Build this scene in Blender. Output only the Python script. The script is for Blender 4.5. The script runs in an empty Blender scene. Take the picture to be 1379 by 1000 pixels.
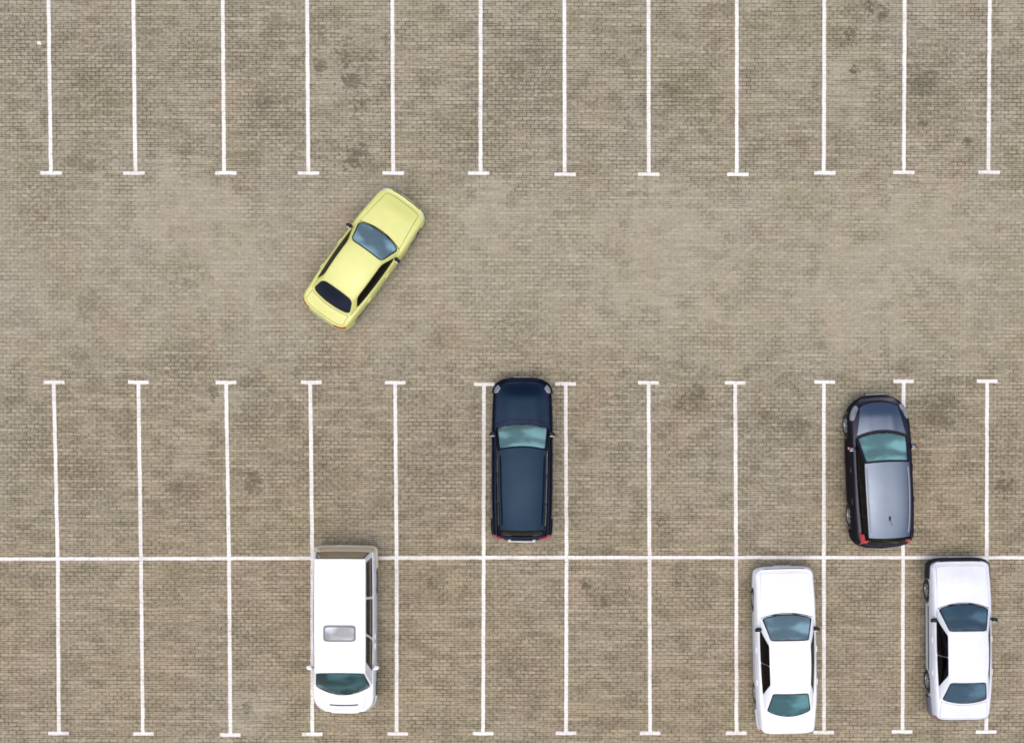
import bpy, bmesh, math, random
from mathutils import Vector, Matrix
R = math.radians
random.seed(7)
scene = bpy.context.scene
COL = scene.collection

# ------------------------------------------------------------------ helpers
def link(name, mesh, mat=None, parent=None):
    o = bpy.data.objects.new(name, mesh)
    COL.objects.link(o)
    if mat is not None:
        o.data.materials.append(mat)
    if parent is not None:
        o.parent = parent
    return o

def build(name, bm, mat=None, parent=None, smooth=True, angle=38, merge=0.0004):
    if merge:
        bmesh.ops.remove_doubles(bm, verts=bm.verts[:], dist=merge)
    bmesh.ops.recalc_face_normals(bm, faces=bm.faces[:])
    me = bpy.data.meshes.new(name)
    bm.to_mesh(me)
    bm.free()
    if smooth:
        for p in me.polygons:
            p.use_smooth = True
        me.set_sharp_from_angle(angle=R(angle))
    return link(name, me, mat, parent)

def tag(o, label, cat, group=None, kind=None):
    if label: o['label'] = label
    if cat: o['category'] = cat
    if group: o['group'] = group
    if kind: o['kind'] = kind
    return o

def grid(bm, rows, close=False, flip=False):
    """rows of points -> quads"""
    vs = [[bm.verts.new(p) for p in r] for r in rows]
    for i in range(len(vs) - 1):
        for j in range(len(vs[i]) - 1):
            q = [vs[i][j], vs[i + 1][j], vs[i + 1][j + 1], vs[i][j + 1]]
            if flip: q.reverse()
            try: bm.faces.new(q)
            except ValueError: pass
    return vs

def slab(bm, rows, t, close_edges=True):
    """grid with a skirt: rows on top, edges dropped by t along -z"""
    vs = grid(bm, rows)
    n, m = len(vs), len(vs[0])
    loop = [vs[0][j] for j in range(m)] + [vs[i][m - 1] for i in range(1, n)] \
        + [vs[n - 1][j] for j in range(m - 2, -1, -1)] + [vs[i][0] for i in range(n - 2, 0, -1)]
    low = [bm.verts.new(v.co + Vector(t)) for v in loop]
    for a in range(len(loop)):
        b = (a + 1) % len(loop)
        try: bm.faces.new([loop[a], loop[b], low[b], low[a]])
        except ValueError: pass

def box(bm, cx, cy, cz, sx, sy, sz, bev=0.0, rot=None, seg=2):
    b = bmesh.new()
    bmesh.ops.create_cube(b, size=1.0)
    for v in b.verts:
        v.co = Vector((v.co.x * sx, v.co.y * sy, v.co.z * sz))
    if bev:
        bmesh.ops.bevel(b, geom=b.edges[:], offset=bev, segments=seg, profile=0.5, affect='EDGES')
    M = Matrix.Translation((cx, cy, cz)) @ (rot.to_4x4() if rot else Matrix.Identity(4))
    bmesh.ops.transform(b, matrix=M, verts=b.verts[:])
    me = bpy.data.meshes.new('t'); b.to_mesh(me); b.free()
    bm.from_mesh(me); bpy.data.meshes.remove(me)

def lathe_y(bm, prof, n=32, origin=(0, 0, 0), side=1):
    """prof: list of (radius, y) revolved about the y axis"""
    rows = []
    for k in range(n + 1):
        a = 2 * math.pi * k / n
        rows.append([(origin[0] + r * math.cos(a), origin[1] + side * y, origin[2] + r * math.sin(a)) for r, y in prof])
    grid(bm, rows)

def tube(bm, pts, r, n=8, closed=False):
    pts = [Vector(p) for p in pts]
    rows = []
    N = len(pts)
    for i, p in enumerate(pts):
        a = pts[(i - 1) % N] if (closed or i > 0) else p
        b = pts[(i + 1) % N] if (closed or i < N - 1) else p
        d = (b - a).normalized()
        u = d.cross(Vector((0, 0, 1)))
        if u.length < 1e-4: u = Vector((1, 0, 0))
        u.normalize(); w = d.cross(u)
        rows.append([p + r * (math.cos(2 * math.pi * k / n) * u + math.sin(2 * math.pi * k / n) * w) for k in range(n + 1)])
    if closed: rows.append(rows[0])
    grid(bm, rows)
    if not closed:
        for rr in (rows[0], rows[-1]):
            try: bm.faces.new([bm.verts.new(p) for p in rr[:-1]])
            except ValueError: pass

def lerp(a, b, t): return a + (b - a) * t
def sstep(t):
    t = max(0.0, min(1.0, t)); return t * t * (3 - 2 * t)
def table(tab, x):
    if x <= tab[0][0]: return tab[0][1]
    for (x0, y0), (x1, y1) in zip(tab, tab[1:]):
        if x <= x1:
            return lerp(y0, y1, (x - x0) / (x1 - x0))
    return tab[-1][1]
def curve(tab, x):
    """smooth (Catmull-Rom) interpolation through a table"""
    if x <= tab[0][0]: return tab[0][1]
    if x >= tab[-1][0]: return tab[-1][1]
    for i in range(len(tab) - 1):
        x0, y0 = tab[i]; x1, y1 = tab[i + 1]
        if x <= x1:
            h = x1 - x0; t = (x - x0) / h
            m0 = (y1 - tab[i - 1][1]) / (x1 - tab[i - 1][0]) if i > 0 else (y1 - y0) / h
            m1 = (tab[i + 2][1] - y0) / (tab[i + 2][0] - x0) if i < len(tab) - 2 else (y1 - y0) / h
            return ((2*t**3 - 3*t**2 + 1) * y0 + (t**3 - 2*t**2 + t) * h * m0 + (-2*t**3 + 3*t**2) * y1 + (t**3 - t**2) * h * m1)

# ------------------------------------------------------------------ materials
class NT:
    def __init__(self, name):
        self.m = bpy.data.materials.new(name)
        self.m.use_nodes = True
        self.t = self.m.node_tree
        self.t.nodes.clear()
        self.out = self.t.nodes.new('ShaderNodeOutputMaterial')
    def n(self, typ, **kw):
        nd = self.t.nodes.new(typ)
        for k, v in kw.items():
            if k.startswith('i_'):
                nd.inputs[k[2:].replace('_', ' ')].default_value = v
            else:
                setattr(nd, k, v)
        return nd
    def l(self, a, b): self.t.links.new(a, b)
    def math(self, op, a, b=None, c=None, clamp=False):
        nd = self.n('ShaderNodeMath', operation=op, use_clamp=clamp)
        for i, v in enumerate((a, b, c)):
            if v is None: continue
            if isinstance(v, (int, float)): nd.inputs[i].default_value = v
            else: self.l(v, nd.inputs[i])
        return nd.outputs[0]
    def mix(self, fac, a, b, blend='MIX'):
        nd = self.n('ShaderNodeMix', data_type='RGBA', blend_type=blend)
        for i, v in ((0, fac), (6, a), (7, b)):
            if isinstance(v, (int, float)): nd.inputs[i].default_value = v
            elif isinstance(v, tuple): nd.inputs[i].default_value = (*v, 1) if len(v) == 3 else v
            else: self.l(v, nd.inputs[i])
        return nd.outputs[2]
    def ramp(self, v, lo, hi):
        nd = self.n('ShaderNodeMapRange', interpolation_type='SMOOTHSTEP')
        self.l(v, nd.inputs[0]); nd.inputs[1].default_value = lo; nd.inputs[2].default_value = hi
        return nd.outputs[0]
    def noise(self, vec, scale, detail=3, rough=.55, stretch=None):
        if stretch:
            mp = self.n('ShaderNodeMapping'); mp.inputs['Scale'].default_value = stretch
            self.l(vec, mp.inputs[0]); vec = mp.outputs[0]
        nd = self.n('ShaderNodeTexNoise'); nd.inputs['Scale'].default_value = scale
        nd.inputs['Detail'].default_value = detail; nd.inputs['Roughness'].default_value = rough
        self.l(vec, nd.inputs['Vector'])
        return nd.outputs['Fac']

def paint(name, col, rough=.3, metal=0.0, coat=.4, var=.12, dirt=(.25, .21, .16), dirt_amt=.12, spec=.5, edge=None):
    k = NT(name)
    tc = k.n('ShaderNodeTexCoord').outputs['Object']
    a = k.noise(tc, 2.2, 4)
    b = k.noise(tc, 26, 3)
    c1 = k.mix(k.ramp(a, .3, .7), tuple(c * (1 - var) for c in col), tuple(min(1, c * (1 + var * .4)) for c in col))
    dm = k.math('MULTIPLY', k.math('MULTIPLY', k.ramp(a, .45, .75), k.ramp(b, .35, .75)), dirt_amt)
    c2 = k.mix(dm, c1, dirt)
    p = k.n('ShaderNodeBsdfPrincipled')
    k.l(c2, p.inputs['Base Color'])
    p.inputs['Metallic'].default_value = metal
    k.l(k.math('ADD', rough, k.math('MULTIPLY', b, .12)), p.inputs['Roughness'])
    p.inputs['Coat Weight'].default_value = coat
    p.inputs['Coat Roughness'].default_value = .08
    p.inputs['Specular IOR Level'].default_value = spec
    if edge: p.inputs['Specular Tint'].default_value = (*edge, 1)
    k.l(p.outputs[0], k.out.inputs[0])
    return k.m

def plain(name, col, rough=.6, metal=0.0, var=.2):
    return paint(name, col, rough, metal, 0.0, var, dirt_amt=.06)

def glass(name, tint, ior=1.7, haze=.0, haze_col=(.2, .35, .35)):
    k = NT(name)
    tr = k.n('ShaderNodeBsdfTransparent'); tr.inputs[0].default_value = (*tint, 1)
    gl = k.n('ShaderNodeBsdfGlossy'); gl.inputs['Roughness'].default_value = .05
    tc = k.n('ShaderNodeTexCoord').outputs['Object']
    nz = k.noise(tc, 1.5, 2, .4, stretch=(1.6, .8, 1))
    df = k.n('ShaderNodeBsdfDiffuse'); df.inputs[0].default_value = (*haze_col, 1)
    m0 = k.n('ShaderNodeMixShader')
    k.l(k.math('MULTIPLY', k.math('ADD', .45, k.math('MULTIPLY', k.ramp(nz, .40, .62), .85)), haze), m0.inputs[0])  # patchy diffuse haze; bright reflections on the pane put into the colour
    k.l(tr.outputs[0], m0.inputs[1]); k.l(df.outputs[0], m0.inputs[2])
    fr = k.n('ShaderNodeFresnel'); fr.inputs['IOR'].default_value = ior
    # a faint ripple in the pane, so that the sky in it is not perfectly even
    bp = k.n('ShaderNodeBump'); bp.inputs['Strength'].default_value = .06; bp.inputs['Distance'].default_value = .02
    k.l(nz, bp.inputs['Height']); k.l(bp.outputs[0], gl.inputs['Normal'])
    m1 = k.n('ShaderNodeMixShader')
    k.l(fr.outputs[0], m1.inputs[0]); k.l(m0.outputs[0], m1.inputs[1]); k.l(gl.outputs[0], m1.inputs[2])
    k.l(m1.outputs[0], k.out.inputs[0])
    return k.m

def lens(name, col, rough=.12):
    return paint(name, col, rough, 0, .8, .25, dirt_amt=.02)

M = {}
M['yellow'] = paint('yellow_paint', (.585, .58, .175), .36, 0, .4, .05, dirt_amt=.06)
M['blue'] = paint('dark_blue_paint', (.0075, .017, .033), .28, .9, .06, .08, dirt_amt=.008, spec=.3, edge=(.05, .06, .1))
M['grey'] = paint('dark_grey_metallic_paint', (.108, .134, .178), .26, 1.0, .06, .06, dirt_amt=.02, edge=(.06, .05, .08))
M['black_plum_shade'] = paint('black_plum_shade_paint', (.030, .029, .040), .26, .8, .05, .06, dirt_amt=.02, edge=(.05, .05, .06))  # darker copy of the grey for the flanks; shade put into the colour
M['black_navy_shade'] = paint('black_navy_shade_paint', (.008, .013, .030), .28, .8, .05, .06, dirt_amt=.01, edge=(.05, .05, .07))  # darker blue for flanks and cowl; shade of the flanks painted in
M['white'] = paint('white_paint', (.76, .765, .775), .35, 0, .4, .03, dirt_amt=.05)
M['white_old'] = paint('aged_white_paint', (.665, .675, .705), .4, 0, .3, .06, dirt_amt=.06)
M['white_van'] = paint('white_van_paint', (.76, .76, .755), .4, 0, .3, .05, dirt_amt=.04)
M['black'] = paint('black_plastic', (.012, .012, .014), .6, 0, 0, .2, dirt_amt=.0, spec=.3)
M['seal'] = paint('window_seal_rubber', (.010, .011, .014), .6, 0, 0, .2, dirt_amt=0, spec=.3)
M['rail_grey'] = paint('satin_roof_rail', (.30, .31, .34), .45, .6, 0, .05)
M['tyre'] = plain('tyre_rubber', (.022, .021, .02), .85)
M['rim'] = paint('wheel_alloy', (.42, .42, .42), .35, .7, .1, .1)
M['dark_rim'] = paint('wheel_well_dark', (.02, .02, .02), .8, 0, 0, .1)
M['chrome'] = paint('chrome_trim', (.62, .63, .65), .15, 1.0, 0, .05, dirt_amt=.02)
M['plate'] = plain('number_plate_white', (.7, .7, .68), .5)
M['inner'] = plain('cabin_dark', (.03, .031, .034), .8)
M['dash'] = plain('dashboard_grey', (.10, .105, .11), .7)
M['dash_pale'] = plain('dashboard_pale', (.30, .30, .29), .75)
M['seat'] = plain('seat_fabric', (.06, .062, .07), .9)
M['seat_pale'] = plain('seat_fabric_pale', (.2, .19, .18), .9)
M['head'] = lens('headlight_lens', (.62, .64, .66))
M['head_dim'] = lens('smoked_headlight_lens', (.20, .215, .24))
M['tail'] = lens('taillight_lens', (.55, .004, .022))
M['amber'] = lens('indicator_lens', (.55, .16, .03))
M['red_lamp'] = lens('mirror_lamp_red', (.5, .05, .03))
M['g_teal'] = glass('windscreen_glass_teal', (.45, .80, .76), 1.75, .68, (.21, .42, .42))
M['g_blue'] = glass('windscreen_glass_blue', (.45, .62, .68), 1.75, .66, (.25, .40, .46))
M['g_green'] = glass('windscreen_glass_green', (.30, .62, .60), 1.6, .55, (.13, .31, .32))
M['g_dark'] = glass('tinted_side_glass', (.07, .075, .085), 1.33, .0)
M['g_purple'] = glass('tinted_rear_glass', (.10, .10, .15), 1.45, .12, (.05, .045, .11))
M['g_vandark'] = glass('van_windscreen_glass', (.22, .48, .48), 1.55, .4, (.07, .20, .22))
M['g_rearvan'] = glass('van_rear_glass', (.2, .2, .2), 1.6, .7, (.40, .29, .17))  # brown haze colour stands in for the ground reflected in the pane
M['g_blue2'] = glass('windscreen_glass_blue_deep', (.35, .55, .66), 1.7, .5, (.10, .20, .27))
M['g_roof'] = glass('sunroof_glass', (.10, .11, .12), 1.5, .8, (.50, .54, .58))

# ------------------------------------------------------------------ car builder
VT = [0, .06, .2, .4, .6, .68, .75, .82, .87, .91, .95, .98, 1.0]
INSET = [(0, .06), (.06, .03), (.2, .008), (.4, 0), (.6, 0), (.75, .18), (.87, .42), (.95, .72), (1, 1)]
ZFR = [(.6, 0), (.68, .24), (.75, .45), (.82, .645), (.87, .78), (.91, .87), (.95, .945), (.98, .985), (1, 1)]
ENDIN = [(0, .35), (.06, .2), (.2, .05), (.4, 0), (.6, 0), (.75, .16), (.87, .42), (.95, .72), (1, 1)]

class CarShape:
    def __init__(s, **k):
        s.__dict__.update(k)
        s.zm = k.get('zm', .68)
        s.sil = k.get('sil', .20)
        s.hw = s.W / 2
        s.xsf = s.xf - s.df
        s.xsr = s.xr + s.dr
        # dense table of the top ring
        ss = [i / 60 for i in range(61)] + [1 + i / 60 for i in range(1, 60)] + [2 + i / 60 for i in range(61)]
        s.ring = [(p.x, max(0.0, p.y)) for p in (s.skin(q, 1.0) for q in ss)]
        s.ring_x = sorted(s.ring)
    def wid(s, x):
        t = 1.0
        if x > s.xsf - .8: t -= s.tf * sstep((x - (s.xsf - .8)) / (s.df + .8))
        if x < s.xsr + .9: t -= s.tr * sstep(((s.xsr + .9) - x) / (s.dr + .9))
        return t
    def plan(s, q):
        if q <= 1:
            a = q * math.pi / 2
            x = s.xsf + s.df * max(0, math.cos(a)) ** (2 / s.pf); y = s.hw * max(0, math.sin(a)) ** (2 / s.pf)
        elif q <= 2:
            x = lerp(s.xsf, s.xsr, q - 1); y = s.hw
        else:
            a = (3 - q) * math.pi / 2
            x = s.xsr - s.dr * max(0, math.cos(a)) ** (2 / s.pr); y = s.hw * max(0, math.sin(a)) ** (2 / s.pr)
        return Vector((x, y * s.wid(x), 0))
    def nrm(s, q):
        e = 4e-3
        a = s.plan(max(0, q - e)); b = s.plan(min(3, q + e))
        d = b - a
        if d.length < 1e-9: return Vector((1 if q < 1.5 else -1, 0, 0))
        n = Vector((-d.y, d.x, 0)) * -1
        n = Vector((d.y, -d.x, 0))
        n.normalize()
        c = s.plan(q) - Vector(((s.xf + s.xr) / 2 if False else max(min(s.plan(q).x, s.xsf), s.xsr), 0, 0))
        if n.dot(c) < 0: n = -n
        return n
    def zb(s, x):
        z = s.sil
        if x > s.xsf: z += .06 * sstep((x - s.xsf) / s.df)
        if x < s.xsr: z += .08 * sstep((s.xsr - x) / s.dr)
        for ax in (s.axf, s.axr):
            d = abs(x - ax)
            if d < s.ra: z = max(z, s.rw + math.sqrt(max(0, s.ra ** 2 - d ** 2)))
        return z
    def zsh(s, x): return curve(s.belt, x)
    def skin(s, q, v, side=1, off=0.0):
        """point of the painted shell; v<=1 up the flank, v>1 inward over the top"""
        p = s.plan(q); n = s.nrm(q)
        vv = min(v, 1.0)
        ins = lerp(table(INSET, vv) * (s.sh if vv > .5 else 1.0), table(ENDIN, vv) * (s.endf if q < 1.5 else s.endr), n.x ** 2)
        x0 = p.x
        pt = p - n * (ins)
        if v > 1: pt = pt - n * (v - 1) * .5
        zb = s.zb(x0); zm = max(s.zm, zb + .02)
        zs = s.zsh(x0)
        if vv <= .6: z = lerp(zb, zm, vv / .6)
        else: z = lerp(zm, zs, table(ZFR, vv))
        nn = Vector((n.x, n.y, 0))
        if v > 1:
            z = s.ztop(pt.x, pt.y); nn = Vector((0, 0, 1))
        elif vv > .75:
            t = (vv - .75) / .25
            nn = (nn * (1 - t) + Vector((0, 0, 1)) * t).normalized()
        pt = Vector((pt.x, pt.y, z)) + nn * off
        pt.y *= side
        return pt
    def yw(s, x):
        r = s.ring_x
        if x <= r[0][0] or x >= r[-1][0]: return 0.0
        lo, hi = 0, len(r) - 1
        while hi - lo > 1:
            mid = (lo + hi) // 2
            if r[mid][0] <= x: lo = mid
            else: hi = mid
        (x0, y0), (x1, y1) = r[lo], r[hi]
        return lerp(y0, y1, (x - x0) / (x1 - x0)) if x1 > x0 else y0
    def xend(s, y, front=True):
        """x of the top ring at |y|, nose or tail"""
        y = abs(y)
        pts = [p for p in s.ring if (p[0] > s.xsf - .3 if front else p[0] < s.xsr + .3)]
        pts.sort(key=lambda p: p[1])
        if y <= pts[0][1]: return pts[0][0]
        for a, b in zip(pts, pts[1:]):
            if y <= b[1]:
                return lerp(a[0], b[0], (y - a[1]) / (b[1] - a[1] + 1e-9))
        return pts[-1][0]
    def ztop(s, x, y):
        w = s.yw(x)
        xm = s.ring_x[-1][0]; xn = s.ring_x[0][0]
        c = s.crown_f if x > 0 else s.crown_r
        c *= sstep(min(1, (xm - x) / .45)) * sstep(min(1, (x - xn) / .35))
        if w < 1e-4: return s.zsh(x)
        z = s.zsh(x) + c * (1 - min(1, (y / w) ** 2))
        if x > s.cowl and s.ridge:
            yr, h = s.ridge
            z += h * math.exp(-((abs(y) - yr * (1 - .12 * (x - s.cowl))) / .045) ** 2) * sstep((xm - x) / .5)
        return z
    def s_of_x(s, x):
        if x > s.xsf:
            lo, hi = 0.0, 1.0
        elif x < s.xsr:
            lo, hi = 2.0, 3.0
        else:
            return 1 + (s.xsf - x) / (s.xsf - s.xsr)
        for _ in range(40):
            mid = (lo + hi) / 2
            if s.plan(mid).x > x: lo = mid
            else: hi = mid
        return (lo + hi) / 2
    # ---------------- glasshouse curves, a in [-1,1] across (left = +1)
    def cf(s, a):
        y = a * s.ybf; x = s.cowl - s.bow * a * a
        return Vector((x, y, s.ztop(x, y) + .004))
    def rf(s, a):
        y = a * s.yrf; x = s.rfx - s.rbow * a * a
        return Vector((x, y, s.zroof(x, y)))
    def cr(s, a):
        y = a * s.ybr; x = s.rbx + s.bowr * a * a
        return Vector((x, y, s.ztop(x, y) + .004))
    def rr(s, a):
        y = a * s.yrr; x = s.rrx + s.rrbow * a * a
        return Vector((x, y, s.zroof(x, y)))
    def sb(s, t, side):
        a = s.cf(1); b = s.cr(1)
        x = lerp(a.x, b.x, t)
        y = lerp(a.y, b.y, t) + s.sbul * 4 * t * (1 - t)
        return Vector((x, y * side, s.ztop(x, y) + .004))
    def st(s, t, side):
        a = s.rf(1); b = s.rr(1)
        x = lerp(a.x, b.x, t)
        y = lerp(a.y, b.y, t) + s.tbul * 4 * t * (1 - t)
        return Vector((x, y * side, s.zroof(x, y, edge=True)))
    def yroof(s, x):
        a = s.rfx - s.rbow; b = s.rrx + s.rrbow
        t = max(0, min(1, (a - x) / (a - b)))
        return lerp(s.yrf, s.yrr, t) + s.tbul * 4 * t * (1 - t)
    def zroof(s, x, y, edge=False):
        t = (x - s.rrx) / (s.rfx - s.rrx)
        t = max(0, min(1, t))
        zl = s.H - .05 - s.rdf * (max(0, t - .5) * 2) ** 2 - s.rdr * (max(0, .5 - t) * 2) ** 2
        w = s.yroof(x)
        u = 1.0 if edge else min(1, abs(y) / w)
        return zl + .05 * (1 - u ** 2.6)

def rr_pt(sx, sy, hx, hy, r):
    """square outline point -> rounded rectangle"""
    x, y = sx * hx, sy * hy
    cx = max(-(hx - r), min(hx - r, x)); cy = max(-(hy - r), min(hy - r, y))
    d = Vector((x - cx, y - cy))
    if abs(d.x) > 1e-9 and abs(d.y) > 1e-9:
        # keep the angle of the square point about the corner centre
        d = d / max(abs(d.x), abs(d.y)) * r if False else d.normalized() * r
        return cx + d.x, cy + d.y
    return x, y

def sq_loop(n=12):
    pts = []
    for k in range(n): pts.append((-1 + 2 * k / n, -1))
    for k in range(n): pts.append((1, -1 + 2 * k / n))
    for k in range(n): pts.append((1 - 2 * k / n, 1))
    for k in range(n): pts.append((-1, 1 - 2 * k / n))
    return pts

def patch(P, a0, a1, holes_margin, r, frame, pane, seal, seal_w=.028, n=12):
    """one cell of the glasshouse: P(a,b) surface; margins in metres (a-lo, a-hi, b-lo, b-hi)"""
    La = (P(a0, .5) - P(a1, .5)).length; am = (a0 + a1) / 2
    Lb = (P(am, 0) - P(am, 1)).length
    ml, mh, mb, mt = holes_margin
    lo_a, hi_a = a0 + ml / La * (a1 - a0), a1 - mh / La * (a1 - a0)
    lo_b, hi_b = mb / Lb, 1 - mt / Lb
    ca, cb = (lo_a + hi_a) / 2, (lo_b + hi_b) / 2
    ha, hb = (La - ml - mh) / 2, (Lb - mb - mt) / 2
    r = min(r, ha * .98, hb * .98)
    ua = (hi_a - lo_a) / 2 / ha; ub = (hi_b - lo_b) / 2 / hb
    loop = sq_loop(n)
    outer, hole, inn = [], [], []
    for sx, sy in loop:
        outer.append(P(lerp(a0, a1, (sx + 1) / 2), (sy + 1) / 2))
        x, y = rr_pt(sx, sy, ha, hb, r)
        hole.append((ca + x * ua, cb + y * ub))
        x, y = rr_pt(sx, sy, ha - seal_w, hb - seal_w, max(.005, r - seal_w))
        inn.append((ca + x * ua, cb + y * ub))
    N = len(loop)
    H3 = [P(*h) for h in hole]
    eps = .01
    def nrm(a, b):
        return (P(a + eps, b) - P(a - eps, b)).cross(P(a, b + eps) - P(a, b - eps)).normalized()
    nn = nrm(ca, cb)
    c3 = P(ca, cb)
    if nn.dot(c3 - Vector((c3.x * .6, 0, .6))) < 0: nn = -nn
    grid(frame, [outer + outer[:1], H3 + H3[:1]])
    H3s = [p + nn * .003 for p in H3]; I3 = [P(*h) + nn * .0035 for h in inn]
    grid(seal, [H3s + H3s[:1], I3 + I3[:1]])
    rows = []
    for k in range(5):
        f = 1 - k / 5
        rr_ = [P(lerp(ca, h[0], f), lerp(cb, h[1], f)) + nn * .001 for h in inn]
        rows.append(rr_ + rr_[:1])
    grid(pane, rows)
    pane.faces.new([pane.verts.new(p) for p in rows[-1][:-1]])

def skin_patch(bm, S, q0, q1, v0, v1, side, off, nq=10, nv=6, skirt=.012, shape=None):
    rows = []
    for i in range(nq + 1):
        row = []
        for j in range(nv + 1):
            a, b = i / nq, j / nv
            if shape: a, b = shape(a, b)
            row.append(S.skin(lerp(q0, q1, a), lerp(v0, v1, b), side, off))
        rows.append(row)
    grid(bm, rows)

def oval(a, b, p=3.2):
    x, y = a * 2 - 1, b * 2 - 1
    if abs(x) < 1e-9 and abs(y) < 1e-9: return .5, .5
    m = max(abs(x), abs(y)); L = (abs(x / m) ** p + abs(y / m) ** p) ** (1 / p)
    return x / L / 2 + .5, y / L / 2 + .5

def make_car(name, S, mats, pos, heading, label, cat, group):
    root = bpy.data.objects.new(name, None)
    root.empty_display_size = .5
    COL.objects.link(root)
    root.location = (pos[0], pos[1], 0)
    root.rotation_euler = (0, 0, R(90 - heading))
    tag(root, label, cat, group)
    body_m = mats['body']
    # ---------- stations
    qs = [i / 14 for i in range(15)]
    xs = set()
    k = 0
    x = S.xsf
    while x > S.xsr: xs.add(round(x, 4)); x -= .07
    for ax in (S.axf, S.axr):
        for j in range(0, 25):
            xx = ax + S.ra * math.cos(math.pi * j / 24)
            if S.xsr < xx < S.xsf: xs.add(round(xx, 4))
        for e in (1.002, -1.002):
            xx = ax + S.ra * e
            if S.xsr < xx < S.xsf: xs.add(round(xx, 4))
    qs += [1 + (S.xsf - x) / (S.xsf - S.xsr) for x in sorted(xs, reverse=True) if S.xsr + .01 < x < S.xsf - .01]
    qs += [2 + i / 14 for i in range(15)]
    bm = bmesh.new()
    for side in (1, -1):
        rows = []
        for q in qs:
            first = S.skin(q, 0, side)
            n = S.nrm(q); n = Vector((n.x, n.y * side, 0))
            r = [first - n * .14 + Vector((0, 0, .005))] + [S.skin(q, v, side) for v in VT]
            rows.append(r)
        grid(bm, rows, flip=side < 0)
    # top deck
    MY = 18
    rows = []
    for q in qs:
        p = S.skin(q, 1.0)
        rows.append([Vector((p.x, lerp(p.y, -p.y, j / MY), S.ztop(p.x, lerp(p.y, -p.y, j / MY)) if p.y > 1e-4 else p.z)) for j in range(MY + 1)])
    for r_ in rows:
        r_[0].z = r_[0].z
    vs = [[bm.verts.new(p) for p in r] for r in rows]
    def in_cabin(c):
        t = (S.cf(1).x - c.x) / (S.cf(1).x - S.cr(1).x)
        yb = S.sb(max(0, min(1, t)), 1).y - .05
        a = min(1, abs(c.y) / S.ybf); b = min(1, abs(c.y) / S.ybr)
        return S.rbx + S.bowr * b * b + .05 < c.x < S.cowl - S.bow * a * a - .05 and abs(c.y) < yb
    for i in range(len(vs) - 1):
        for j in range(MY):
            q4 = [vs[i][j], vs[i + 1][j], vs[i + 1][j + 1], vs[i][j + 1]]
            c = sum((v.co for v in q4), Vector()) / 4
            if in_cabin(c): continue
            if len({tuple(round(w, 5) for w in v.co) for v in q4}) < 3: continue
            try: bm.faces.new(q4)
            except ValueError: pass
    # ---------- glasshouse frame
    frame = bmesh.new()
    win = []
    def P_front(a, b):
        a2 = a * 2 - 1
        p = S.cf(a2).lerp(S.rf(a2), b)
        n = Vector((S.H - .9, 0, S.cowl - S.rfx)).normalized()
        return p + n * (S.wbul * 4 * b * (1 - b) * (1 - a2 ** 4))
    def P_rear(a, b):
        a2 = a * 2 - 1
        p = S.cr(a2).lerp(S.rr(a2), b)
        n = Vector((-(S.H - .9), 0, S.rrx - S.rbx)).normalized()
        return p + n * (S.wbul * 4 * b * (1 - b) * (1 - a2 ** 4))
    def P_side(side):
        def f(t, b):
            p = S.sb(t, side).lerp(S.st(t, side), b)
            return p + Vector((0, side, .3)).normalized() * (S.sbul2 * 4 * b * (1 - b) * min(1, 8 * t * (1 - t)))
        return f
    def add_window(nm, P, a0, a1, marg, r, gm, label=None, sw=.028):
        pane, seal = bmesh.new(), bmesh.new()
        patch(P, a0, a1, marg, r, frame, pane, seal, sw)
        win.append((nm, pane, seal, gm))
    fm = S.fm
    add_window('windscreen', P_front, 0, 1, fm['f'], fm['fr'], mats['g_front'], sw=fm.get('fs', .035))
    add_window('rear_window', P_rear, 0, 1, fm['b'], fm['br'], mats['g_rear'], sw=fm.get('bs', .03))
    for side in (1, -1):
        for (a0, a1, mg, rad) in fm['s']:
            add_window('side_window', P_side(side), a0, a1, mg, rad, mats['g_side'], sw=.02)
    # merge frame + tub
    tmp = bpy.data.meshes.new('t'); frame.to_mesh(tmp); frame.free()
    bm.from_mesh(tmp); bpy.data.meshes.remove(tmp)
    build('body', bm, body_m, root, angle=42)
    for nm, pane, seal, gm in win:
        w = build(nm, pane, gm, root)
        build('seal', seal, M['seal'] if mats.get('seal') is None else mats['seal'], w)
    # ---------- roof
    bm = bmesh.new()
    rows = []
    NX, NY = 26, 22
    for i in range(NX + 1):
        u = i / NX
        row = []
        for j in range(NY + 1):
            a = 1 - 2 * j / NY
            x = lerp(S.rf(a).x, S.rr(a).x, u)
            yl = S.st(u, 1).y
            y = a * yl
            row.append(Vector((x, y, S.zroof(x, y))))
        rows.append(row)
    # soft overhang of the roof skin over the frame
    grid(bm, rows)
    roof = build('roof', bm, mats.get('roof', body_m), root)
    # gutter / rail lines on the roof
    if S.rails:
        for side in (1, -1):
            bm = bmesh.new()
            pts = []
            for i in range(15):
                u = lerp(.06, .94, i / 14)
                x = lerp(S.rf(1).x, S.rr(1).x, u); y = S.yroof(x) - .05
                lift = S.rails * min(1, min(i, 14 - i) / 2)
                pts.append((x, y * side, S.zroof(x, y) + lift))
            tube(bm, pts, .018)
            build('roof_rail', bm, mats['rail'], roof)
    else:
        for side in (1, -1):
            bm = bmesh.new()
            pts = []
            for i in range(15):
                u = lerp(.02, .98, i / 14)
                x = lerp(S.rf(1).x, S.rr(1).x, u); y = S.yroof(x) - .045
                pts.append((x, y * side, S.zroof(x, y) + .001))
            tube(bm, pts, .006, 6)
            build('drip_rail', bm, mats.get('drip', body_m), roof)
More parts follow.
